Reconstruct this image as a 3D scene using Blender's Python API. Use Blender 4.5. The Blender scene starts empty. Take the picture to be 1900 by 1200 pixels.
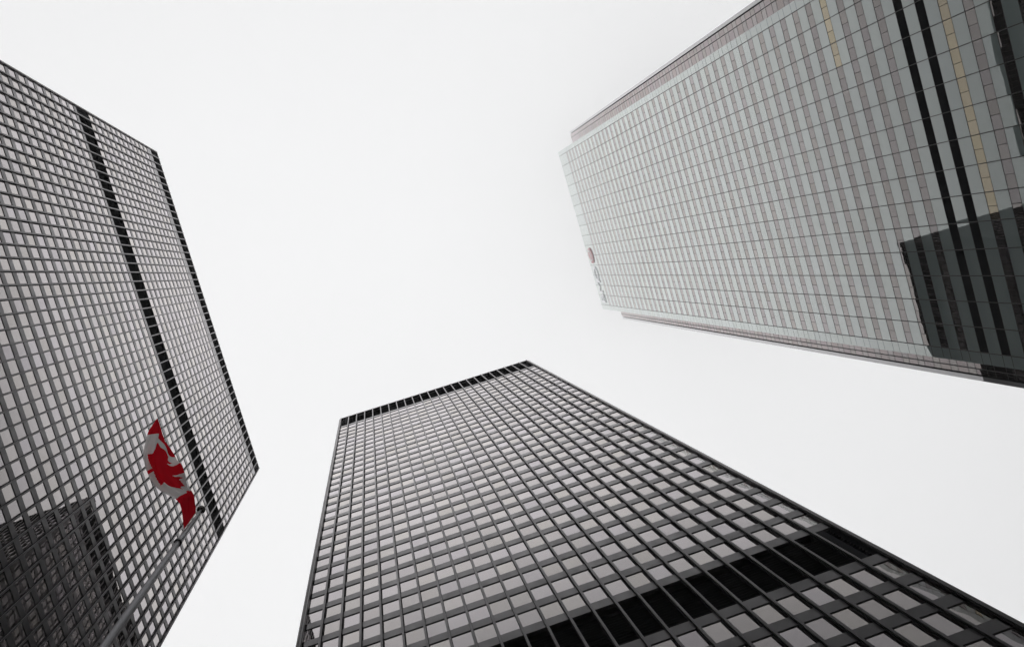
import bpy, math, random
import numpy as np

# ------------------------------------------------------------------ scene, camera, sky, sun, exposure
SC = bpy.context.scene
COL = SC.collection
M = 1.524                      # one facade module (five feet) in metres
EYE = 1.6
SC.render.engine = 'CYCLES'
SC.cycles.use_denoising = True
SC.cycles.max_bounces = 8
SC.cycles.glossy_bounces = 5
SC.cycles.diffuse_bounces = 3
SC.cycles.transmission_bounces = 4
SC.cycles.volume_bounces = 2
SC.cycles.caustics_reflective = False
SC.view_settings.view_transform = 'Standard'
SC.view_settings.look = 'None'
SC.view_settings.exposure = 0.0
SC.view_settings.gamma = 1.0

cam_d = bpy.data.cameras.new("camera")
cam = bpy.data.objects.new("camera", cam_d)
COL.objects.link(cam)
R = np.array([[0.94808, 0.28216, -0.14680],
              [-0.29195, 0.95517, -0.04942],
              [0.12627, 0.08971, 0.98793]])
u_, s_, v_ = np.linalg.svd(R)
R = u_ @ v_                    # world -> camera (x right, y down, z forward)
from mathutils import Matrix
cam.matrix_world = Matrix(((R[0][0], -R[1][0], -R[2][0], 0.0),
                           (R[0][1], -R[1][1], -R[2][1], 0.0),
                           (R[0][2], -R[1][2], -R[2][2], EYE),
                           (0, 0, 0, 1)))
cam_d.sensor_width = 36.0
cam_d.lens = 36.0 * 1806.9 / 1900.0
cam_d.clip_start = 0.1
cam_d.clip_end = 20000.0
SC.camera = cam

SUN_EL, SUN_AZ = math.radians(38), math.radians(140)     # azimuth measured from +X towards +Y
W = bpy.data.worlds.new("World")
SC.world = W
W.use_nodes = True
nt = W.node_tree
nt.nodes.clear()
def wn(t, **k):
    n = nt.nodes.new(t)
    for a, b in k.items(): setattr(n, a, b)
    return n
w_out = wn('ShaderNodeOutputWorld')
w_bg = wn('ShaderNodeBackground')
w_bg.inputs['Strength'].default_value = 0.10
w_sky = wn('ShaderNodeTexSky', sky_type='NISHITA', sun_disc=False)
w_sky.sun_elevation = SUN_EL
w_sky.sun_rotation = math.pi / 2 - SUN_AZ
w_sky.dust_density = 5.0
w_tc = wn('ShaderNodeTexCoord')
w_sep = wn('ShaderNodeSeparateXYZ')
w_clamp = wn('ShaderNodeMath', operation='MAXIMUM'); w_clamp.inputs[1].default_value = 0.0
w_cie = wn('ShaderNodeMath', operation='MULTIPLY_ADD')    # overcast sky: brightest overhead, a third at the horizon
SKY_Z = 11.15
w_cie.inputs[1].default_value = SKY_Z * 0.50
w_cie.inputs[2].default_value = SKY_Z * 0.50
w_noise = wn('ShaderNodeTexNoise'); w_noise.inputs['Scale'].default_value = 2.2
w_noise.inputs['Detail'].default_value = 5.0
w_nm = wn('ShaderNodeMapRange'); w_nm.inputs['From Min'].default_value = 0.3; w_nm.inputs['From Max'].default_value = 0.7
w_nm.inputs['To Min'].default_value = 0.975; w_nm.inputs['To Max'].default_value = 1.025
w_mul = wn('ShaderNodeMath', operation='MULTIPLY')
w_comb = wn('ShaderNodeCombineColor')
w_tint = wn('ShaderNodeMix', data_type='RGBA', blend_type='MULTIPLY')
w_tint.inputs[0].default_value = 1.0
w_tint.inputs[7].default_value = (0.997, 1.0, 1.003, 1)
w_mix = wn('ShaderNodeMix', data_type='RGBA')
w_mix.inputs[0].default_value = 0.985                      # thick cloud: hardly any blue comes through
L = nt.links.new
L(w_tc.outputs['Generated'], w_sep.inputs[0])
L(w_tc.outputs['Generated'], w_noise.inputs['Vector'])
L(w_sep.outputs['Z'], w_clamp.inputs[0])
L(w_clamp.outputs[0], w_cie.inputs[0])
L(w_noise.outputs['Fac'], w_nm.inputs['Value'])
L(w_cie.outputs[0], w_mul.inputs[0]); L(w_nm.outputs[0], w_mul.inputs[1])
for k in range(3): L(w_mul.outputs[0], w_comb.inputs[k])
L(w_comb.outputs[0], w_tint.inputs[6])
L(w_sky.outputs[0], w_mix.inputs[6]); L(w_tint.outputs[2], w_mix.inputs[7])
L(w_mix.outputs[2], w_bg.inputs['Color'])
L(w_bg.outputs[0], w_out.inputs['Surface'])

sun_d = bpy.data.lights.new("sun", 'SUN')
sun_d.energy = 0.5
sun_d.angle = math.radians(30)
sun_d.color = (1.0, 0.96, 0.91)
sun = bpy.data.objects.new("sun", sun_d)
COL.objects.link(sun)
from mathutils import Vector
sdir = Vector((math.cos(SUN_EL) * math.cos(SUN_AZ), math.cos(SUN_EL) * math.sin(SUN_AZ), math.sin(SUN_EL)))
sun.rotation_euler = sdir.to_track_quat('Z', 'Y').to_euler()

# ------------------------------------------------------------------ helpers
class Builder:
    """collects quads / boxes, links them as one mesh object"""
    def __init__(s):
        s.v = []; s.f = []; s.m = []; s.uv = []
    def quad(s, pts, mat=0, uv=None):
        b = len(s.v); s.v += [tuple(p) for p in pts]
        s.f.append(tuple(range(b, b + len(pts)))); s.m.append(mat)
        s.uv += uv if uv else [(0.0, 0.0)] * len(pts)
    def box(s, fr, u0, u1, n0, n1, z0, z1, mat=0):
        P = [fr(u, n, z) for z in (z0, z1) for n in (n0, n1) for u in (u0, u1)]
        Q = [(0, 2, 3, 1), (4, 5, 7, 6), (0, 1, 5, 4), (2, 6, 7, 3), (0, 4, 6, 2), (1, 3, 7, 5)]
        if not fr.rh: Q = [tuple(reversed(q)) for q in Q]
        b = len(s.v); s.v += P
        for q in Q:
            s.f.append(tuple(b + i for i in q)); s.m.append(mat); s.uv += [(0.0, 0.0)] * 4
    def pane(s, fr, u0, u1, n, z0, z1, mat=0, cell=(0, 0), rect=(0, 0, 1, 1)):
        a0, b0, a1, b1 = rect
        pts = [fr(u0, n, z0), fr(u1, n, z0), fr(u1, n, z1), fr(u0, n, z1)]
        i, k = cell; e = 0.002
        uv = [(i + max(a0, e), k + max(b0, e)), (i + min(a1, 1 - e), k + max(b0, e)),
              (i + min(a1, 1 - e), k + min(b1, 1 - e)), (i + max(a0, e), k + min(b1, 1 - e))]
        if not fr.rh_face: pts.reverse(); uv.reverse()
        s.quad(pts, mat, uv)
    def build(s, name, mats, parent=None):
        me = bpy.data.meshes.new(name)
        me.from_pydata(s.v, [], s.f)
        for m in mats: me.materials.append(m)
        me.polygons.foreach_set('material_index', s.m)
        uvl = me.uv_layers.new(name="UVMap")
        uvl.data.foreach_set('uv', [c for q in s.uv for c in q])
        me.update()
        o = bpy.data.objects.new(name, me)
        COL.objects.link(o)
        if parent is not None: o.parent = parent
        return o

class Frame:
    """facade axes: u along the wall, n outwards, z up (metres)"""
    def __init__(s, o, u, n):
        s.o = o; s.u = u; s.n = n
        s.rh = (u[0] * n[1] - u[1] * n[0]) > 0          # u x n = +z
        s.rh_face = not s.rh                             # (u, z) quad faces outwards when u x z = n
    def __call__(s, u, n, z):
        return (s.o[0] + s.u[0] * u + s.n[0] * n, s.o[1] + s.u[1] * u + s.n[1] * n, z)

def thing(name, label, cat, loc=(0, 0, 0), group=None):
    o = bpy.data.objects.new(name, None); COL.objects.link(o)
    o.empty_display_size = 2.0
    o['label'] = label; o['category'] = cat
    if group: o['group'] = group
    return o
def tag(o, label, cat, group=None):
    o['label'] = label; o['category'] = cat
    if group: o['group'] = group
    return o

def new_mat(name):
    m = bpy.data.materials.new(name); m.use_nodes = True
    m.node_tree.nodes.clear()
    return m, m.node_tree

def nd(t, typ, **k):
    n = t.nodes.new(typ)
    for a, b in k.items(): setattr(n, a, b)
    return n
def math_(t, op, a, b=None, c=None):
    n = t.nodes.new('ShaderNodeMath'); n.operation = op
    for i, x in enumerate((a, b, c)):
        if x is None: continue
        if isinstance(x, (int, float)): n.inputs[i].default_value = x
        else: t.links.new(x, n.inputs[i])
    return n.outputs[0]

def painted(name, col, rough=0.45, spec=0.35, var=0.15, nscale=0.6, metal=0.0):
    """solid paint / metal / stone with slow brightness variation and streaks"""
    m, t = new_mat(name)
    out = nd(t, 'ShaderNodeOutputMaterial'); b = nd(t, 'ShaderNodeBsdfPrincipled')
    g = nd(t, 'ShaderNodeNewGeometry')
    n = nd(t, 'ShaderNodeTexNoise'); n.inputs['Scale'].default_value = nscale; n.inputs['Detail'].default_value = 4
    mp = nd(t, 'ShaderNodeMapping'); mp.inputs['Scale'].default_value = (1, 1, 0.35)
    t.links.new(g.outputs['Position'], mp.inputs['Vector']); t.links.new(mp.outputs[0], n.inputs['Vector'])
    r = nd(t, 'ShaderNodeMapRange'); r.inputs['From Min'].default_value = .3; r.inputs['From Max'].default_value = .7
    r.inputs['To Min'].default_value = 1 - var; r.inputs['To Max'].default_value = 1 + var
    t.links.new(n.outputs['Fac'], r.inputs['Value'])
    mx = nd(t, 'ShaderNodeMix', data_type='RGBA', blend_type='MULTIPLY'); mx.inputs[0].default_value = 1
    mx.inputs[6].default_value = (*col, 1)
    t.links.new(r.outputs[0], mx.inputs[7])
    t.links.new(mx.outputs[2], b.inputs['Base Color'])
    b.inputs['Roughness'].default_value = rough
    b.inputs['Specular IOR Level'].default_value = spec
    b.inputs['Metallic'].default_value = metal
    t.links.new(b.outputs[0], out.inputs[0])
    return m

def by_angle(t, curve):
    """reflectance of a coating against the cosine of the angle of view"""
    g = nd(t, 'ShaderNodeNewGeometry')
    dp = nd(t, 'ShaderNodeVectorMath', operation='DOT_PRODUCT')
    t.links.new(g.outputs['Incoming'], dp.inputs[0]); t.links.new(g.outputs['True Normal'], dp.inputs[1])
    c = math_(t, 'ABSOLUTE', dp.outputs['Value'])
    fc = nd(t, 'ShaderNodeFloatCurve'); fc.inputs['Factor'].default_value = 1.0
    cv = fc.mapping.curves[0]
    cv.points[0].location = curve[0]; cv.points[1].location = curve[-1]
    for p in curve[1:-1]: cv.points.new(*p)
    fc.mapping.update()
    t.links.new(c, fc.inputs['Value'])
    return fc.outputs[0]

CURVE_BRONZE = [(0, 1), (.13, .84), (.236, .63), (.30, .49), (.36, .35), (.46, .18), (.62, .11), (.8, .09), (1, .08)]
CURVE_PANEL = [(0, 1), (.22, .80), (.32, .64), (.415, .44), (.50, .27), (.58, .15), (.75, .11), (1, .09)]
CURVE_WIN = [(0, 1), (.22, .70), (.32, .51), (.415, .36), (.50, .21), (.58, .15), (.75, .09), (1, .07)]
CURVE_STEEL = [(0, .85), (.10, .64), (.20, .38), (.30, .19), (.46, .040), (.7, .03), (1, .025)]

def steel(name, col, rough, var):
    """satin black paint on steel: almost black body, sheen that grows towards grazing angles, weather streaks"""
    m, t = new_mat(name)
    lk = t.links.new
    out = nd(t, 'ShaderNodeOutputMaterial')
    g = nd(t, 'ShaderNodeNewGeometry')
    mp = nd(t, 'ShaderNodeMapping'); mp.inputs['Scale'].default_value = (1, 1, 0.35)
    n = nd(t, 'ShaderNodeTexNoise'); n.inputs['Scale'].default_value = 0.7; n.inputs['Detail'].default_value = 5
    lk(g.outputs['Position'], mp.inputs['Vector']); lk(mp.outputs[0], n.inputs['Vector'])
    r = nd(t, 'ShaderNodeMapRange'); r.inputs['From Min'].default_value = .3; r.inputs['From Max'].default_value = .7
    r.inputs['To Min'].default_value = 1 - var; r.inputs['To Max'].default_value = 1 + var
    lk(n.outputs['Fac'], r.inputs['Value'])
    df = nd(t, 'ShaderNodeBsdfDiffuse'); df.inputs['Color'].default_value = (*col, 1)
    gl = nd(t, 'ShaderNodeBsdfGlossy'); gl.inputs['Roughness'].default_value = rough
    gl.inputs['Color'].default_value = (.97, .95, .96, 1)
    k = math_(t, 'MULTIPLY', by_angle(t, CURVE_STEEL), r.outputs[0])
    mx = nd(t, 'ShaderNodeMixShader'); lk(k, mx.inputs[0]); lk(df.outputs[0], mx.inputs[1]); lk(gl.outputs[0], mx.inputs[2])
    lk(mx.outputs[0], out.inputs[0])
    return m

def glass(name, tint, curve, base, pillow=0.0012, tilt=0.0015, wave=0.0012, wl=2.0, pane_w=1.3, tvar=0.05, vert=0.8):
    """tinted coated facade glass: dark body under a mirror coating whose strength follows the angle;
       every pane bulges and leans a little (UV: whole part = pane number, fraction = place in the pane)"""
    m, t = new_mat(name)
    lk = t.links.new
    out = nd(t, 'ShaderNodeOutputMaterial')
    uv = nd(t, 'ShaderNodeUVMap'); uv.uv_map = "UVMap"
    sp = nd(t, 'ShaderNodeSeparateXYZ'); lk(uv.outputs[0], sp.inputs[0])
    fx = math_(t, 'FRACT', sp.outputs[0]); fy = math_(t, 'FRACT', sp.outputs[1])
    ix = math_(t, 'FLOOR', sp.outputs[0]); iy = math_(t, 'FLOOR', sp.outputs[1])
    cb = nd(t, 'ShaderNodeCombineXYZ'); lk(ix, cb.inputs[0]); lk(iy, cb.inputs[1])
    wn_ = nd(t, 'ShaderNodeTexWhiteNoise', noise_dimensions='3D'); lk(cb.outputs[0], wn_.inputs['Vector'])
    sc = nd(t, 'ShaderNodeSeparateColor'); lk(wn_.outputs['Color'], sc.inputs[0])
    r1 = math_(t, 'SUBTRACT', sc.outputs[0], 0.5); r2 = math_(t, 'SUBTRACT', sc.outputs[1], 0.5)
    r3 = math_(t, 'MULTIPLY_ADD', sc.outputs[2], 0.9, 0.35)
    px = math_(t, 'MULTIPLY', fx, math_(t, 'SUBTRACT', 1.0, fx))
    py = math_(t, 'MULTIPLY', fy, math_(t, 'SUBTRACT', 1.0, fy))
    h = math_(t, 'MULTIPLY', math_(t, 'MULTIPLY', math_(t, 'MULTIPLY_ADD', py, vert, px), 4 * pillow), r3)
    h = math_(t, 'ADD', h, math_(t, 'MULTIPLY', math_(t, 'MULTIPLY', fx, r1), 2 * tilt * pane_w))
    h = math_(t, 'ADD', h, math_(t, 'MULTIPLY', math_(t, 'MULTIPLY', fy, r2), 2 * tilt * pane_w * 1.7))
    g = nd(t, 'ShaderNodeNewGeometry')
    off = nd(t, 'ShaderNodeVectorMath', operation='MULTIPLY_ADD')
    lk(wn_.outputs['Color'], off.inputs[0]); off.inputs[1].default_value = (4, 4, 4); lk(g.outputs['Position'], off.inputs[2])
    ns = nd(t, 'ShaderNodeTexNoise'); ns.inputs['Scale'].default_value = 1.0 / wl; ns.inputs['Detail'].default_value = 1.0
    lk(off.outputs[0], ns.inputs['Vector'])
    h = math_(t, 'ADD', h, math_(t, 'MULTIPLY', ns.outputs['Fac'], wave * 2))
    bp = nd(t, 'ShaderNodeBump'); bp.inputs['Strength'].default_value = 1.0; bp.inputs['Distance'].default_value = 1.0
    lk(h, bp.inputs['Height'])
    R2 = by_angle(t, curve)
    tv = math_(t, 'MULTIPLY_ADD', sc.outputs[0], 2 * tvar, 1 - tvar)
    tc = nd(t, 'ShaderNodeMix', data_type='RGBA', blend_type='MULTIPLY'); tc.inputs[0].default_value = 1
    tc.inputs[6].default_value = (*tint, 1)
    wm = nd(t, 'ShaderNodeCombineColor'); lk(tv, wm.inputs[0])
    tv2 = math_(t, 'MULTIPLY_ADD', sc.outputs[1], tvar * .8, 1 - tvar * .4)
    lk(math_(t, 'MULTIPLY', tv, 1.0), wm.inputs[1]); lk(math_(t, 'MULTIPLY', tv, tv2), wm.inputs[2])
    lk(wm.outputs[0], tc.inputs[7])
    gl = nd(t, 'ShaderNodeBsdfGlossy'); gl.inputs['Roughness'].default_value = 0.0
    lk(tc.outputs[2], gl.inputs['Color']); lk(bp.outputs[0], gl.inputs['Normal'])
    df = nd(t, 'ShaderNodeBsdfDiffuse'); df.inputs['Color'].default_value = (*base, 1)
    mx = nd(t, 'ShaderNodeMixShader'); lk(R2, mx.inputs[0]); lk(df.outputs[0], mx.inputs[1]); lk(gl.outputs[0], mx.inputs[2])
    lk(mx.outputs[0], out.inputs[0])
    return m

M_STEEL = steel("black_painted_steel", (0.026, 0.025, 0.027), 0.40, 0.15)
M_SPAN = steel("black_steel_plate", (0.028, 0.027, 0.029), 0.34, 0.22)
M_GAP = painted("dark_frame", (0.010, 0.010, 0.011), 0.7, 0.1)
M_LOUVRE = painted("black_louvre", (0.010, 0.010, 0.012), 0.8, 0.05)
M_ROOF = painted("roof_gravel", (0.12, 0.12, 0.12), 0.9, 0.2)
M_BRONZE = glass("bronze_glass", (1.0, 0.945, 0.945), CURVE_BRONZE, (0.012, 0.011, 0.010), pillow=0.0020, tilt=0.0020, wave=0.0026, wl=2.4, pane_w=1.3, tvar=0.08)
M_BRONZE_DIM = glass("bronze_glass_dimmed", (0.95, 0.90, 0.90), [(x, y * .58) for x, y in CURVE_BRONZE], (0.012, 0.011, 0.010), pillow=0.0020, tilt=0.0020, wave=0.0026, wl=2.4, pane_w=1.3, tvar=0.08)  # same bronze glass, dimming put into tint and curve so mirrored sides look darker
M_PANEL = glass("pale_green_glass", (0.95, 0.99, 0.97), CURVE_PANEL, (0.23, 0.275, 0.27), pillow=0.0058, tilt=0.0011, wave=0.0020, wl=4.0, pane_w=3.0, tvar=0.03, vert=0.15)
M_WIN = glass("rose_grey_glass", (1.0, 0.94, 0.925), CURVE_WIN, (0.016, 0.014, 0.014), pillow=0.0010, tilt=0.0012, wave=0.0016, wl=2.0, pane_w=1.5, tvar=0.06)
M_GOLD = glass("gold_film_glass", (1.0, 0.89, 0.68), [(x, min(1, y * 1.45)) for x, y in CURVE_WIN], (0.03, 0.026, 0.018), pillow=0.0010, tilt=0.0012, wave=0.0016, wl=2.0, pane_w=1.5, tvar=0.07)
M_ROSE = glass("rose_grey_wing_glass", (0.97, 0.87, 0.87), CURVE_WIN, (0.03, 0.025, 0.025), pillow=0.0010, tilt=0.0012, wave=0.0016, wl=2.0, pane_w=1.5, tvar=0.06)
M_BMULL = painted("dark_bronze_mullion", (0.030, 0.029, 0.028), 0.5, 0.3)
M_TRIM = glass("pale_grey_metal", (0.95, 0.94, 0.97), CURVE_PANEL, (0.34, 0.34, 0.35), pillow=0.0, tilt=0.0, wave=0.002, wl=2.0)

def cam_px(P):
    c = R @ np.array([P[0], P[1], P[2] - EYE])
    if c[2] < 0.1: return None
    return 950 + 1806.9 * c[0] / c[2], 600 + 1806.9 * c[1] / c[2]
def seen_area(fr, u0, u1, n, z0, z1):
    q = [cam_px(fr(*a)) for a in ((u0, n, z0), (u1, n, z0), (u1, n, z1), (u0, n, z1))]
    if any(p is None for p in q): return 0.0
    cx = sum(p[0] for p in q) / 4; cy = sum(p[1] for p in q) / 4
    if not (0 < cx < 1900 and 0 < cy < 1200): return 0.0
    return abs(sum(q[i][0] * q[(i + 1) % 4][1] - q[(i + 1) % 4][0] * q[i][1] for i in range(4))) / 2

# ------------------------------------------------------------------ ground
g = Builder()
gf = Frame((0, 0), (1, 0), (0, 1))
g.quad([(-9000, -9000, 0), (9000, -9000, 0), (9000, 9000, 0), (-9000, 9000, 0)])
m, t = new_mat("granite_paving")
out = nd(t, 'ShaderNodeOutputMaterial'); b = nd(t, 'ShaderNodeBsdfPrincipled')
gg = nd(t, 'ShaderNodeNewGeometry'); br = nd(t, 'ShaderNodeTexBrick')
br.inputs['Scale'].default_value = 0.66; br.inputs['Mortar Size'].default_value = 0.008
br.inputs['Color1'].default_value = (0.26, 0.25, 0.24, 1); br.inputs['Color2'].default_value = (0.20, 0.195, 0.19, 1)
br.inputs['Mortar'].default_value = (0.08, 0.08, 0.08, 1); br.offset = 0.0
t.links.new(gg.outputs['Position'], br.inputs['Vector']); t.links.new(br.outputs['Color'], b.inputs['Base Color'])
b.inputs['Roughness'].default_value = 0.6
t.links.new(b.outputs[0], out.inputs[0])
ground = g.build("ground", [m]); ground['kind'] = 'structure'; ground['label'] = 'grey granite paving of the plaza'

# ------------------------------------------------------------------ black steel towers
FL = 2.4 * M                    # storey height
WINH = 1.63 * M                 # window height
def steel_face(tower, fr, nb, H, rows, bands, detail, edge0, edge1):
    """one facade of a black steel tower. rows: heights of window centres; bands: (z0, z1) louvred plant floors.
       detail: windows, mullions and plates as parts; otherwise one facade part"""
    zl = 9.0                                                    # top of the lobby
    fw = 0.051 * M                                              # half flange
    REC = 0.06
    one = Builder()
    # spandrel plates fill between the window rows and bands
    edges = sorted([(z - WINH / 2, z + WINH / 2) for z in rows] + list(bands))
    solid = []; z = zl
    for a, b_ in edges:
        if a > z + 0.01: solid.append((z, a))
        z = max(z, b_)
    if H - z > 0.01: solid.append((z, H))
    u0, u1 = 0.0, nb * M
    for a, b_ in solid:
        B = Builder() if detail else one
        B.box(fr, u0, u1, -0.25, 0.0, a, b_, 0 if detail else 1)
        if detail: B.build("spandrel", [M_SPAN], tower)
    for a, b_ in bands:
        B = Builder() if detail else one
        mi = 0 if detail else 2
        B.box(fr, u0, u1, -1.2, -0.75, a, b_, mi)
        k = a + 0.3
        while k < b_ - 0.1:                                     # louvre blades
            B.box(fr, u0, u1, -0.72, -0.42, k, k + 0.05, mi); k += 0.38
        if detail: B.build("louvre_band", [M_LOUVRE], tower)
    # windows
    wins = []
    for k, zc in enumerate(rows):
        for i in range(nb):
            wins.append((i, k, zc))
    if detail:
        ranked = sorted(wins, key=lambda w: -seen_area(fr, (w[0] + .06) * M, (w[0] + .94) * M, -REC, w[2] - WINH / 2, w[2] + WINH / 2))
        big = set((w[0], w[1]) for w in ranked[:100])
    rest = Builder()
    for i, k, zc in wins:
        B = (Builder() if (i, k) in big else rest) if detail else one
        a, b_ = (i + 0.06) * M, (i + 0.94) * M
        z0, z1 = zc - WINH / 2, zc + WINH / 2
        gi, di = (0, 1) if detail else (3, 0)
        B.pane(fr, a + .01, b_ - .01, -REC, z0 + .015, z1 - .015, gi, cell=(i, k))
        B.pane(fr, (i) * M, (i + 1) * M, -REC - 0.012, z0, z1, di)         # dark frame behind the edge of the pane
        if detail and (i, k) in big: B.build("window", [M_BRONZE, M_GAP], tower)
    if detail:
        o = rest.build("window", [M_BRONZE, M_GAP], tower); o['kind'] = 'stuff'
    # I-beam mullions
    proto = None
    for i in range(nb + 1):
        u = i * M
        if detail:
            if proto is None:
                B = Builder()
                f0 = Frame((0, 0), fr.u, fr.n)
                B.box(f0, -fw, fw, 0.185, 0.205, zl - 2, H, 0)
                B.box(f0, -0.02, 0.02, 0.003, 0.185, zl - 2, H, 0)
                B.box(f0, -fw - .02, fw + .02, -0.10, 0.004, zl - 2, H, 1)
                proto = B.build("mullion", [M_STEEL, M_GAP], tower); q = proto
            else:
                q = proto.copy(); COL.objects.link(q); q.parent = tower
            p = fr(u, 0, 0); q.location = (p[0], p[1], 0)
        else:
            one.box(fr, u - fw, u + fw, 0.185, 0.205, zl - 2, H, 0)
            one.box(fr, u - .02, u + .02, 0.003, 0.185, zl - 2, H, 0)
            one.box(fr, u - fw, u + fw, -0.10, 0.003, zl - 2, H, 0)
    if not detail:
        one.build("side_facade", [M_STEEL, M_SPAN, M_LOUVRE, M_BRONZE_DIM], tower)

def steel_tower(name, label, x0, y0, nx, ny, H, rows, bands, front, corner):
    """tower with its low corner of mullions at (x0, y0), nx by ny bays; front = the facade one sees"""
    t_ = thing(name, label, 'skyscraper', group='black steel towers')
    X1, Y1 = x0 + nx * M, y0 + ny * M
    faces = {'-y': (Frame((x0, y0), (1, 0), (0, -1)), nx), '+y': (Frame((x0, Y1), (1, 0), (0, 1)), nx),
             '-x': (Frame((x0, y0), (0, 1), (-1, 0)), ny), '+x': (Frame((X1, y0), (0, 1), (1, 0)), ny)}
    for key, (fr, nb) in faces.items():
        steel_face(t_, fr, nb, H, rows, bands, key == front, 0, 0)
    B = Builder(); f = Frame((0, 0), (1, 0), (0, 1))
    B.box(f, x0 + 1.4, X1 - 1.4, y0 + 1.4, Y1 - 1.4, 0.0, H - 0.4, 0)
    B.build("core", [M_GAP], t_)
    B = Builder(); B.box(f, x0 + .3, X1 - .3, y0 + .3, Y1 - .3, H - 0.45, H - 0.05, 0); B.build("roof", [M_ROOF], t_)
    c = corner
    for (cx, cy, sx, sy) in ((x0, y0, -1, -1), (X1, y0, 1, -1), (x0, Y1, -1, 1), (X1, Y1, 1, 1)):
        B = Builder()
        xa, xb = sorted((cx + sx * 0.09, cx + sx * c)); ya, yb = sorted((cy + sy * 0.09, cy + sy * c))
        # re-entrant corner: the fireproofed column stands back from both facades
        xi, xj = sorted((cx - sx * 0.10, cx + sx * c)); yi, yj = sorted((cy + sy * 0.02, cy - sy * 0.9))
        if front in ('+x', '-x'): xi, xj = sorted((cx + sx * 0.02, cx - sx * 0.9)); yi, yj = sorted((cy - sy * 0.10, cy + sy * c))
        B.box(f, xi, xj, yi, yj, 0, H, 0)
        B.build("corner_column", [M_STEEL], t_)
    B = Builder()
    e = 0.10
    for (a, b_, c_, d) in ((x0, X1, y0 - e, y0), (x0, X1, Y1, Y1 + e), (x0 - e, x0, y0 - e, Y1 + e), (X1, X1 + e, y0 - e, Y1 + e)):
        B.box(f, a, b_, c_, d, H - 0.35, H + 0.02, 0)
    B.build("parapet", [M_STEEL], t_)
    # lobby columns and glass
    for key, (fr, nb) in faces.items():
        B = Builder()
        for i in range(0, nb + 1, 6): B.box(fr, i * M - .5, i * M + .5, -1.3, -0.3, 0, 9.0, 0)
        B.build("lobby_columns", [M_STEEL], t_)
        B = Builder(); B.pane(fr, 2, nb * M - 2, -2.6, 0.1, 8.9, 0, cell=(0, 0)); B.build("lobby_glass", [M_BRONZE], t_)
    return t_

# the tower below centre
CX0, CY, CH = -8.18 * M, 15.979 * M, 120.6 * M + EYE
crow = [CH - (8.04 + 2.4 * k) * M for k in range(31)] + [CH - (8.04 + 2.4 * k) * M for k in range(33, 45)]
cband = [(CH - 6.42 * M, CH - 0.3 * M), (CH - 85.62 * M, CH - 81.66 * M)]
steel_tower("steel_tower", "black steel tower with a wide black band across its lower floors, below centre", CX0, CY, 24, 48, CH, crow, cband, '-y', 0.36)
# the tower on the left
AX, AY0, AH = -23.55 * M, -25.26 * M, 146.8 * M + EYE
arow = [AH - (7.55 + 2.4 * k) * M for k in range(12)] + [AH - (41.2 + 2.4 * k) * M for k in range(43)]
aband = [(AH - 4.3 * M, AH - 0.35 * M), (AH - 39.5 * M, AH - 34.75 * M)]
steel_tower("steel_tower", "wide black steel tower behind the flagpole, with a thin dark band under its top floors", AX - 24 * M, AY0, 24, 48, AH, arow, aband, '+x', 0.30)

# ------------------------------------------------------------------ pale glass tower on the right
BX, BV0, BH = 42.1 * M, -11.386 * M, 187.49 * M + EYE
PB = 2.523 * M
bt = thing("glass_tower", "tall pale green glass tower with notched corners and two black strips", 'skyscraper')
bf = Frame((BX, BV0), (0, 1), (-1, 0))
BAY = 2 * M
SW = 0.41 * PB
NF = 27 + 44
def strip_top(n): return BH - 74.866 * M - n * PB               # top edge of window strip n
ns = [n for n in range(-27, 45) if strip_top(n) - SW > 8]
EL, ER = -0.86 * M, 30 * M + 0.95 * M                            # ends of the slab
GAPW = 0.035
# dark body of the slab and the tower behind
S1 = 3.34 * M
f = Frame((0, 0), (1, 0), (0, 1))
B = Builder()
B.box(f, BX + 0.12, BX + S1 + 3, BV0 + EL + .05, BV0 + ER - .05, 0, BH - 0.05, 0)
B.build("slab_core", [M_GAP], bt)
B = Builder()
B.box(f, BX + S1 + 0.12, BX + S1 + 52, -14.9 * M, 22.05 * M, 0, BH - 0.10, 0)
B.build("core", [M_GAP], bt)
B = Builder(); B.box(f, BX + 0.3, BX + S1 + 51.5, -12.0 * M, 19.3 * M, BH - 0.15, BH - 0.02, 0); B.build("roof", [M_ROOF], bt)
# spandrel rows
prev = BH
lows = []
for n in ns + [None]:
    z1 = prev; z0 = strip_top(n) if n is not None else 8.0
    B = Builder()
    for j in range(15):
        B.pane(bf, j * BAY + GAPW, (j + 1) * BAY - GAPW, 0.0, z0 + .03, z1 - .03, 0, cell=(j, (n or 0) + 60))
    for s, (a, b_) in enumerate(((EL, -GAPW), (15 * BAY + GAPW, ER))):
        B.pane(bf, a, b_, 0.0, z0 + .03, z1 - .03, 0, cell=(-1 - s * 20, (n or 0) + 60))
    B.build("spandrel", [M_PANEL], bt)
    if n is not None: prev = z0 - SW
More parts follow.
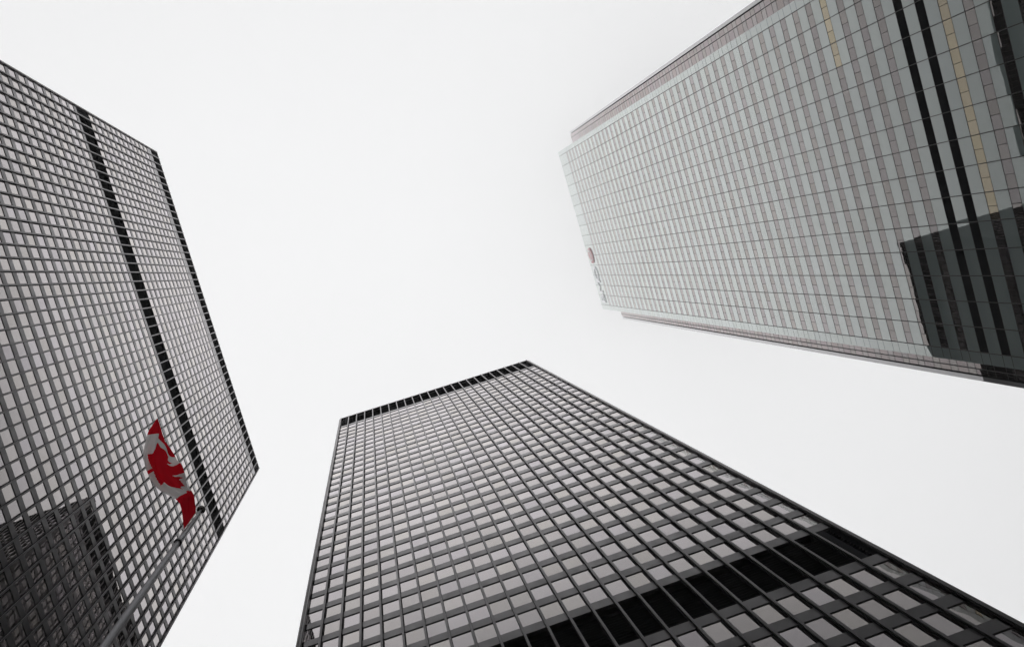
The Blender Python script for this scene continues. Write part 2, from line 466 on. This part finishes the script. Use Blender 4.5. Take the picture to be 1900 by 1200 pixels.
# window strips: two panes to a bay; two plant floors are black louvres
cells = [(j, n) for n in ns if n not in (18, 19) for j in range(15)]
def bw(j, n): return (bf, j * BAY + GAPW, (j + 1) * BAY - GAPW, 0.0, strip_top(n) - SW, strip_top(n))
rank = sorted(cells, key=lambda c: -seen_area(*bw(*c)))
big = set(rank[:100])
rest = Builder()
rnd = random.Random(4)
gold_drop = {(j, n): rnd.random() < 0.0 for j in range(15) for n in (14, 20)}
for j, n in cells:
    B = Builder() if (j, n) in big else rest
    z1 = strip_top(n) - .03; z0 = strip_top(n) - SW + .03
    mi = 0
    if (n == 14 and j < 3) or (n == 20 and j < 10): mi = 1 if not gold_drop[(j, n)] else 0
    for h in (0, 1):
        a = j * BAY + (GAPW if h == 0 else M + .025); b_ = j * BAY + (M - .025 if h == 0 else BAY - GAPW)
        B.pane(bf, a, b_, -0.015, z0, z1, mi, cell=(2 * j + h, n + 60))
    if (j, n) in big: B.build("window", [M_WIN, M_GOLD], bt)
o = rest.build("window", [M_WIN, M_GOLD], bt); o['kind'] = 'stuff'
for n in (18, 19):
    B = Builder()
    B.box(bf, 0, 15 * BAY, -0.10, -0.03, strip_top(n) - SW, strip_top(n), 0)
    k = strip_top(n) - SW + .12
    while k < strip_top(n) - .06: B.box(bf, 0, 15 * BAY, -0.028, 0.012, k, k + .03, 0); k += .2
    B.build("louvre_band", [M_LOUVRE], bt)
for s, (a, b_) in enumerate(((EL, -GAPW), (15 * BAY + GAPW, ER))):   # corner strips: same pale glass at window height
    for n in ns:
        B = Builder(); B.pane(bf, a, b_, 0.0, strip_top(n) - SW + .05, strip_top(n) - .05, 0, cell=(-2 - s * 20, n + 160))
        B.build("corner_glass", [M_PANEL], bt)
proto = None
for j in range(16):
    if proto is None:
        B = Builder(); f0 = Frame((0, 0), bf.u, bf.n)
        B.box(f0, -GAPW - .012, GAPW + .012, -0.05, 0.035, 6, BH - 5.2 * M if False else BH, 0)
        proto = B.build("mullion", [M_BMULL], bt); q = proto
    else:
        q = proto.copy(); COL.objects.link(q); q.parent = bt
    p = bf(j * BAY, 0, 0); q.location = (p[0], p[1], 0)
# head and sill lines of the window strips
B = Builder()
for n in ns:
    for z in (strip_top(n), strip_top(n) - SW): B.box(bf, 0, 15 * BAY, -0.05, 0.012, z - .025, z + .025, 0)
B.build("transoms", [M_BMULL], bt)
# wings standing back beside the slab
def wing(sgn, v_in, v_mul, v_dark, v_out, idx):
    wf = Frame((BX + S1, 0), (0, 1), (-1, 0))
    B = Builder(); Bm = Builder()
    lim = sorted((v_in, v_mul)); lim2 = sorted((v_mul, v_dark))
    prevz = BH
    for n in ns:
        zt = strip_top(n)
        for q, (a, b_) in enumerate((lim, lim2)):
            B.pane(wf, a + .03, b_ - .03, 0, zt + .03, prevz - .03, 0, cell=(40 + q + idx * 4, n + 60))
            B.pane(wf, a + .03, b_ - .03, 0, zt - SW + .03, zt - .03, 1, cell=(60 + q + idx * 4, n + 60))
        for z in (zt, zt - SW): Bm.box(wf, min(v_in, v_dark), max(v_in, v_dark), -0.05, 0.02, z - .035, z + .035, 0)
        prevz = zt - SW
    B.build("wing_glass", [M_ROSE, M_WIN], bt)
    Bm.box(wf, v_mul - .06, v_mul + .06, -.05, .05, 0, BH, 0)
    Bm.build("wing_mullion", [M_BMULL], bt)
    B = Builder(); a, b_ = sorted((v_dark, v_dark + sgn * 0.22)); B.box(wf, a, b_, -0.9, -0.4, 0, BH - .1, 0); B.build("shadow_gap", [M_GAP], bt)
    B = Builder(); a, b_ = sorted((v_dark + sgn * 0.22, v_out)); B.box(wf, a, b_, -6.0, 0.0, 0, BH, 0); B.build("corner_pier", [M_TRIM], bt)
wing(-1, -12.3 * M, -14.25 * M, -14.93 * M, -15.45 * M, 0)
wing(1, 19.5 * M, 21.6 * M, 22.1 * M, 22.65 * M, 1)

# ------------------------------------------------------------------ sign high on the glass tower
M_RED = painted("sign_red", (0.75, 0.030, 0.070), 0.2, 0.6, 0.05)
M_WHITE = painted("sign_white", (0.8, 0.8, 0.8), 0.4, 0.4, 0.03)
M_GREY = painted("sign_blue_grey", (0.84, 0.84, 0.87), 0.15, 0.5, 0.05, 0.6, 0.9)
sg = thing("rooftop_sign", "faint red roundel and grey letters high on the pale glass tower", 'sign')
def prism(name, pts, n0, n1, mat, parent, holes=False):
    """outline (u, z) extruded outwards on the glass tower's facade; u runs to the reader's right"""
    me = bpy.data.meshes.new(name)
    import bmesh
    bm = bmesh.new()
    va = [bm.verts.new(bf(-u, n0, z)) for u, z in pts]; vb = [bm.verts.new(bf(-u, n1, z)) for u, z in pts]
    k = len(pts)
    for i in range(k): bm.faces.new((va[i], va[(i + 1) % k], vb[(i + 1) % k], vb[i]))
    bm.faces.new(vb); bm.faces.new(list(reversed(va)))
    bmesh.ops.recalc_face_normals(bm, faces=bm.faces)
    bmesh.ops.triangulate(bm, faces=[f_ for f_ in bm.faces if len(f_.verts) > 4])
    bm.to_mesh(me); bm.free()
    me.materials.append(mat)
    o = bpy.data.objects.new(name, me); COL.objects.link(o); o.parent = parent
    return o
ZC = BH - 3.3 * M; RC = -10.03 * BAY; RR = 1.55 * M
em = prism("emblem", [(RC + RR * math.cos(a * math.tau / 48), ZC + RR * math.sin(a * math.tau / 48)) for a in range(48)], 0.04, 0.25, M_RED, sg)
def bar(a, b_, c, d): return [(RC + a * RR, ZC + c * RR), (RC + b_ * RR, ZC + c * RR), (RC + b_ * RR, ZC + d * RR), (RC + a * RR, ZC + d * RR)]
Mpts = [(-.62, -.12), (-.62, .5), (-.40, .5), (0, .12), (.40, .5), (.62, .5), (.62, -.12), (.38, -.12), (.38, .18), (0, -.16), (-.38, .18), (-.38, -.12)]
prism("emblem_mark", [(RC + 1.2 * x * RR, ZC + 1.2 * z * RR) for x, z in Mpts], 0.251, 0.29, M_WHITE, em)
prism("emblem_mark", bar(-.74, .74, -.42, -.28), 0.251, 0.29, M_WHITE, em)
prism("emblem_mark", bar(-.58, .58, -.70, -.56), 0.251, 0.29, M_WHITE, em)
cu = {'B': -14.35, 'M': -13.15, 'O': -11.85}
for ch, cen in cu.items():
    fc = bpy.data.curves.new("letter", 'FONT'); fc.body = ch; fc.size = 3.9 * M; fc.extrude = 0.08; fc.align_x = 'CENTER'
    tmp = bpy.data.objects.new("letter", fc); COL.objects.link(tmp)
    dg = bpy.context.evaluated_depsgraph_get()
    me = bpy.data.meshes.new_from_object(tmp.evaluated_get(dg))
    bpy.data.objects.remove(tmp)
    for v in me.vertices:
        x, y, z = v.co
        P = bf(-(cen * BAY + x), 0.15 + z, BH - 4.7 * M + y)
        v.co = P
    me.materials.clear(); me.materials.append(M_GREY)
    o = bpy.data.objects.new("letter", me); COL.objects.link(o); o.parent = sg

# ------------------------------------------------------------------ flagpole
PX, PY = -0.2264 * 28.0, 0.1775 * 28.0
def lathe(name, prof, mat, parent=None, seg=24, at=(0, 0)):
    B = Builder()
    for (r0, z0), (r1, z1) in zip(prof[:-1], prof[1:]):
        for k in range(seg):
            a, b_ = k * math.tau / seg, (k + 1) * math.tau / seg
            B.quad([(at[0] + r0 * math.cos(a), at[1] + r0 * math.sin(a), z0), (at[0] + r0 * math.cos(b_), at[1] + r0 * math.sin(b_), z0),
                    (at[0] + r1 * math.cos(b_), at[1] + r1 * math.sin(b_), z1), (at[0] + r1 * math.cos(a), at[1] + r1 * math.sin(a), z1)])
    o = B.build(name, [mat], parent)
    for p_ in o.data.polygons: p_.use_smooth = True
    return o
M_POLE = painted("brushed_aluminium", (0.11, 0.11, 0.12), 0.42, 0.5, 0.10, 3.0, 0.6)
M_BALL = painted("dark_bronze_ball", (0.06, 0.055, 0.05), 0.15, 0.6, 0.05, 3.0, 0.6)
M_DARK = painted("dark_fitting", (0.02, 0.02, 0.022), 0.5, 0.3)
M_ROPE = painted("halyard_rope", (0.45, 0.44, 0.42), 0.8, 0.2)
fp = thing("flagpole", "tall tapered grey metal flagpole with a dark ball on top", 'flagpole')
E0 = EYE
lathe("pole", [(0.085, 0.0), (0.083, 10.0), (0.076, 19.0 + E0), (0.062, 24.6 + E0), (0.045, 26.2 + E0), (0.034, 27.3 + E0), (0.032, 27.92 + E0), (0.0, 27.93 + E0)], M_POLE, fp, at=(PX, PY))
lathe("ball", [(0.0001, 27.89 + E0)] + [(0.12 * math.sin(a * math.pi / 16), 28.01 + E0 - 0.12 * math.cos(a * math.pi / 16)) for a in range(1, 17)], M_BALL, fp, at=(PX, PY))
lathe("base_collar", [(0.30, 0.0), (0.30, 0.05), (0.16, 0.12), (0.12, 0.35), (0.086, 0.40)], M_POLE, fp, at=(PX, PY))
lathe("clamp_ring", [(0.064, 24.55 + E0), (0.098, 24.57 + E0), (0.098, 24.67 + E0), (0.062, 24.70 + E0)], M_DARK, fp, at=(PX, PY))
def rope(name, pts, r, mat, parent):
    B = Builder(); seg = 6
    for (a, b_) in zip(pts[:-1], pts[1:]):
        a = np.array(a); b_ = np.array(b_); d = (b_ - a) / np.linalg.norm(b_ - a)
        x = np.cross(d, [0.3, 0.5, 0.2]); x /= np.linalg.norm(x); y = np.cross(d, x)
        for k in range(seg):
            p, q = k * math.tau / seg, (k + 1) * math.tau / seg
            e = lambda t_: r * (math.cos(t_) * x + math.sin(t_) * y)
            B.quad([a + e(p), a + e(q), b_ + e(q), b_ + e(p)])
    return B.build(name, [mat], parent)

# flag: lower edge, belly, fold and upper edge (tucked behind the fold) at nine stations from the pole to the fly
def at(px, py, h):
    d = R.T @ np.array([(px - 950) / 1806.9, (py - 600) / 1806.9, 1.0]); d = d / d[2] * h
    return np.array([d[0], d[1], d[2] + EYE])
CTRL = [
    [at(341, 982, 25.55), at(350, 970, 26.30), at(357, 960, 26.90), at(363, 951, 27.40)],
    [at(337, 940, 25.45), at(346, 934, 26.20), at(356, 926, 26.80), at(361, 935, 27.30)],
    [at(327, 924, 25.40), at(340, 917, 26.10), at(353, 908, 26.70), at(350, 915, 27.20)],
    [at(292, 903, 25.40), at(313, 896, 25.75), at(346, 884, 26.35), at(318, 896, 26.80)],
    [at(274, 875, 25.50), at(293, 870, 25.75), at(337, 867, 26.35), at(300, 872, 26.75)],
    [at(267, 843, 25.70), at(289, 842, 25.90), at(328, 857, 26.45), at(293, 852, 26.80)],
    [at(274, 806, 25.95), at(295, 809, 26.30), at(322, 848, 26.70), at(303, 838, 27.00)],
    [at(283, 789, 26.05), at(295, 795, 26.40), at(312, 830, 26.75), at(300, 822, 27.00)],
    [at(292, 776, 26.10), at(296, 786, 26.40), at(304, 815, 26.80), at(298, 808, 27.00)],
]
TK = [0.0, 0.40, 0.72, 1.0]
CTRL = np.array(CTRL)                                   # 9 x 4 x 3
def catmull(P, x):
    n = len(P) - 1; x = min(max(x, 0), 1) * n; i = min(int(x), n - 1); f_ = x - i
    p0 = P[max(i - 1, 0)]; p1 = P[i]; p2 = P[i + 1]; p3 = P[min(i + 2, n)]
    return 0.5 * (2 * p1 + (p2 - p0) * f_ + (2 * p0 - 5 * p1 + 4 * p2 - p3) * f_ ** 2 + (3 * p1 - p0 - 3 * p2 + p3) * f_ ** 3)
LEAF_H = [(0.0, 1.0), (0.125, 0.76), (0.22, 0.83), (0.165, 0.45), (0.335, 0.60), (0.37, 0.52), (0.53, 0.55), (0.485, 0.37),
          (0.545, 0.31), (0.285, 0.09), (0.315, -0.02), (0.03, 0.03), (0.04, -0.24)]
LEAF = [(x, y) for x, y in LEAF_H] + [(-x, y) for x, y in reversed(LEAF_H)]
def in_poly(x, y, P):
    c = False; j = len(P) - 1
    for i in range(len(P)):
        if (P[i][1] > y) != (P[j][1] > y) and x < (P[j][0] - P[i][0]) * (y - P[i][1]) / (P[j][1] - P[i][1]) + P[i][0]: c = not c
        j = i
    return c
def cloth(name, col):
    m, t = new_mat(name)
    out = nd(t, 'ShaderNodeOutputMaterial'); d = nd(t, 'ShaderNodeBsdfDiffuse'); tr = nd(t, 'ShaderNodeBsdfTranslucent')
    d.inputs['Color'].default_value = (*col, 1); tr.inputs['Color'].default_value = (*col, 1)
    uvn = nd(t, 'ShaderNodeUVMap'); uvn.uv_map = "UVMap"
    wv = nd(t, 'ShaderNodeTexNoise'); wv.inputs['Scale'].default_value = 14.0; wv.inputs['Detail'].default_value = 3
    t.links.new(uvn.outputs[0], wv.inputs['Vector'])
    bp = nd(t, 'ShaderNodeBump'); bp.inputs['Strength'].default_value = 0.25; bp.inputs['Distance'].default_value = 0.02
    t.links.new(wv.outputs['Fac'], bp.inputs['Height']); t.links.new(bp.outputs[0], d.inputs['Normal'])
    mx = nd(t, 'ShaderNodeMixShader'); mx.inputs[0].default_value = 0.45
    t.links.new(d.outputs[0], mx.inputs[1]); t.links.new(tr.outputs[0], mx.inputs[2]); t.links.new(mx.outputs[0], out.inputs[0])
    return m
M_FRED = cloth("flag_red_cloth", (0.82, 0.014, 0.030)); M_FWHITE = cloth("flag_white_cloth", (0.95, 0.92, 0.92))
NS, NT = 256, 128
grid = np.zeros((NS + 1, NT + 1, 3))
for a in range(NS + 1):
    s = a / NS
    rows_ = np.array([catmull(CTRL[:, k], s) for k in range(4)])
    for c in range(NT + 1):
        tt = c / NT
        k = max(i for i in range(3) if tt >= TK[i] - 1e-9)
        x = (k + (tt - TK[k]) / (TK[k + 1] - TK[k])) / 3
        grid[a, c] = catmull(rows_, x)
da = np.gradient(grid, axis=0); dc = np.gradient(grid, axis=1)
nrm = np.cross(da, dc); nrm /= np.linalg.norm(nrm, axis=2, keepdims=True) + 1e-9
ss = np.linspace(0, 1, NS + 1)[:, None]; tt = np.linspace(0, 1, NT + 1)[None, :]
rip = (0.085 * np.sin(10.5 * tt + 2.2 * ss + 0.4) + 0.050 * np.sin(27.0 * tt - 6 * ss + 1.0)) * np.sin(np.pi * ss) ** 0.9 * np.minimum(1, 6 * tt * (1 - tt) + 0.25) + 0.025 * np.sin(15 * ss + 4 * tt) * (1 - ss)
env = np.minimum(1, ss * 5)
grid = grid + nrm * (rip * env)[:, :, None]
B = Builder()
B.v = [tuple(p) for p in grid.reshape(-1, 3)]
for a in range(NS):
    for c in range(NT):
        q = a * (NT + 1) + c
        B.f.append((q, q + NT + 1, q + NT + 2, q + 1))
        s, t_ = (a + .5) / NS, (c + .5) / NT
        red = s < .25 or s > .75
        if not red:
            red = in_poly((s - .5) * 2.0 / 0.78, (t_ - .5) / .78 + .40, LEAF)
        B.m.append(0 if red else 1)
        for (i, k) in ((a, c), (a + 1, c), (a + 1, c + 1), (a, c + 1)): B.uv.append((i / NS * 2, k / NT))
fl = B.build("flag", [M_FRED, M_FWHITE])
for p_ in fl.data.polygons: p_.use_smooth = True
tag(fl, "red and white flag with a maple leaf, blowing from the flagpole", 'flag')
hx = CTRL[0]
rope("halyard", [(PX, PY, 27.85 + E0), tuple(hx[3]), tuple(hx[1]), tuple(hx[0]), (PX - .085, PY + .03, 24.62 + E0), (PX - .10, PY - .02, 14 + E0), (PX - .10, PY, 1.2)], 0.012, M_ROPE, fp)
# counterweight hook that holds the lower corner of the flag to the pole
B = Builder()
tipp = at(322, 1002, 24.35); ctr = np.array([PX, PY, 24.62 + E0])
side = np.array([-0.26, -0.05, 0.0])
for w, zz in ((0.05, 0.0),):
    a = ctr + np.array([-.03, .10, .14]); b_ = ctr + np.array([-.03, -.08, -.12]); c_ = tipp
    d_ = ctr + np.array([-.09, 0.0, .28])
    for tri in ((a, b_, c_), (a, c_, d_), (b_, d_, c_), (a, d_, b_)): B.quad([tuple(x) for x in tri])
B.build("halyard_hook", [M_DARK], fp)

# ------------------------------------------------------------------ air
def volume(name, x0, x1, y0, y1, z0, z1, density, g, label):
    B = Builder(); B.box(Frame((0, 0), (1, 0), (0, 1)), x0, x1, y0, y1, z0, z1, 0)
    m, t = new_mat(name + "_air")
    out = nd(t, 'ShaderNodeOutputMaterial'); v = nd(t, 'ShaderNodeVolumePrincipled')
    v.inputs['Color'].default_value = (0.97, 0.97, 0.98, 1); v.inputs['Density'].default_value = density
    v.inputs['Anisotropy'].default_value = g
    t.links.new(v.outputs[0], out.inputs['Volume'])
    o = B.build(name, [m]); o['kind'] = 'stuff'; o['label'] = label
    return o
volume("haze", -9100, 9100, -9100, 9100, -1.0, BH + 3.0, 0.00018, 0.3, "thin pale haze in the air between the towers")
volume("low_cloud", -700, 700, -700, 700, 227.0, BH + 2.0, 0.0092, 0.5, "pale low cloud that veils the top of the glass tower")
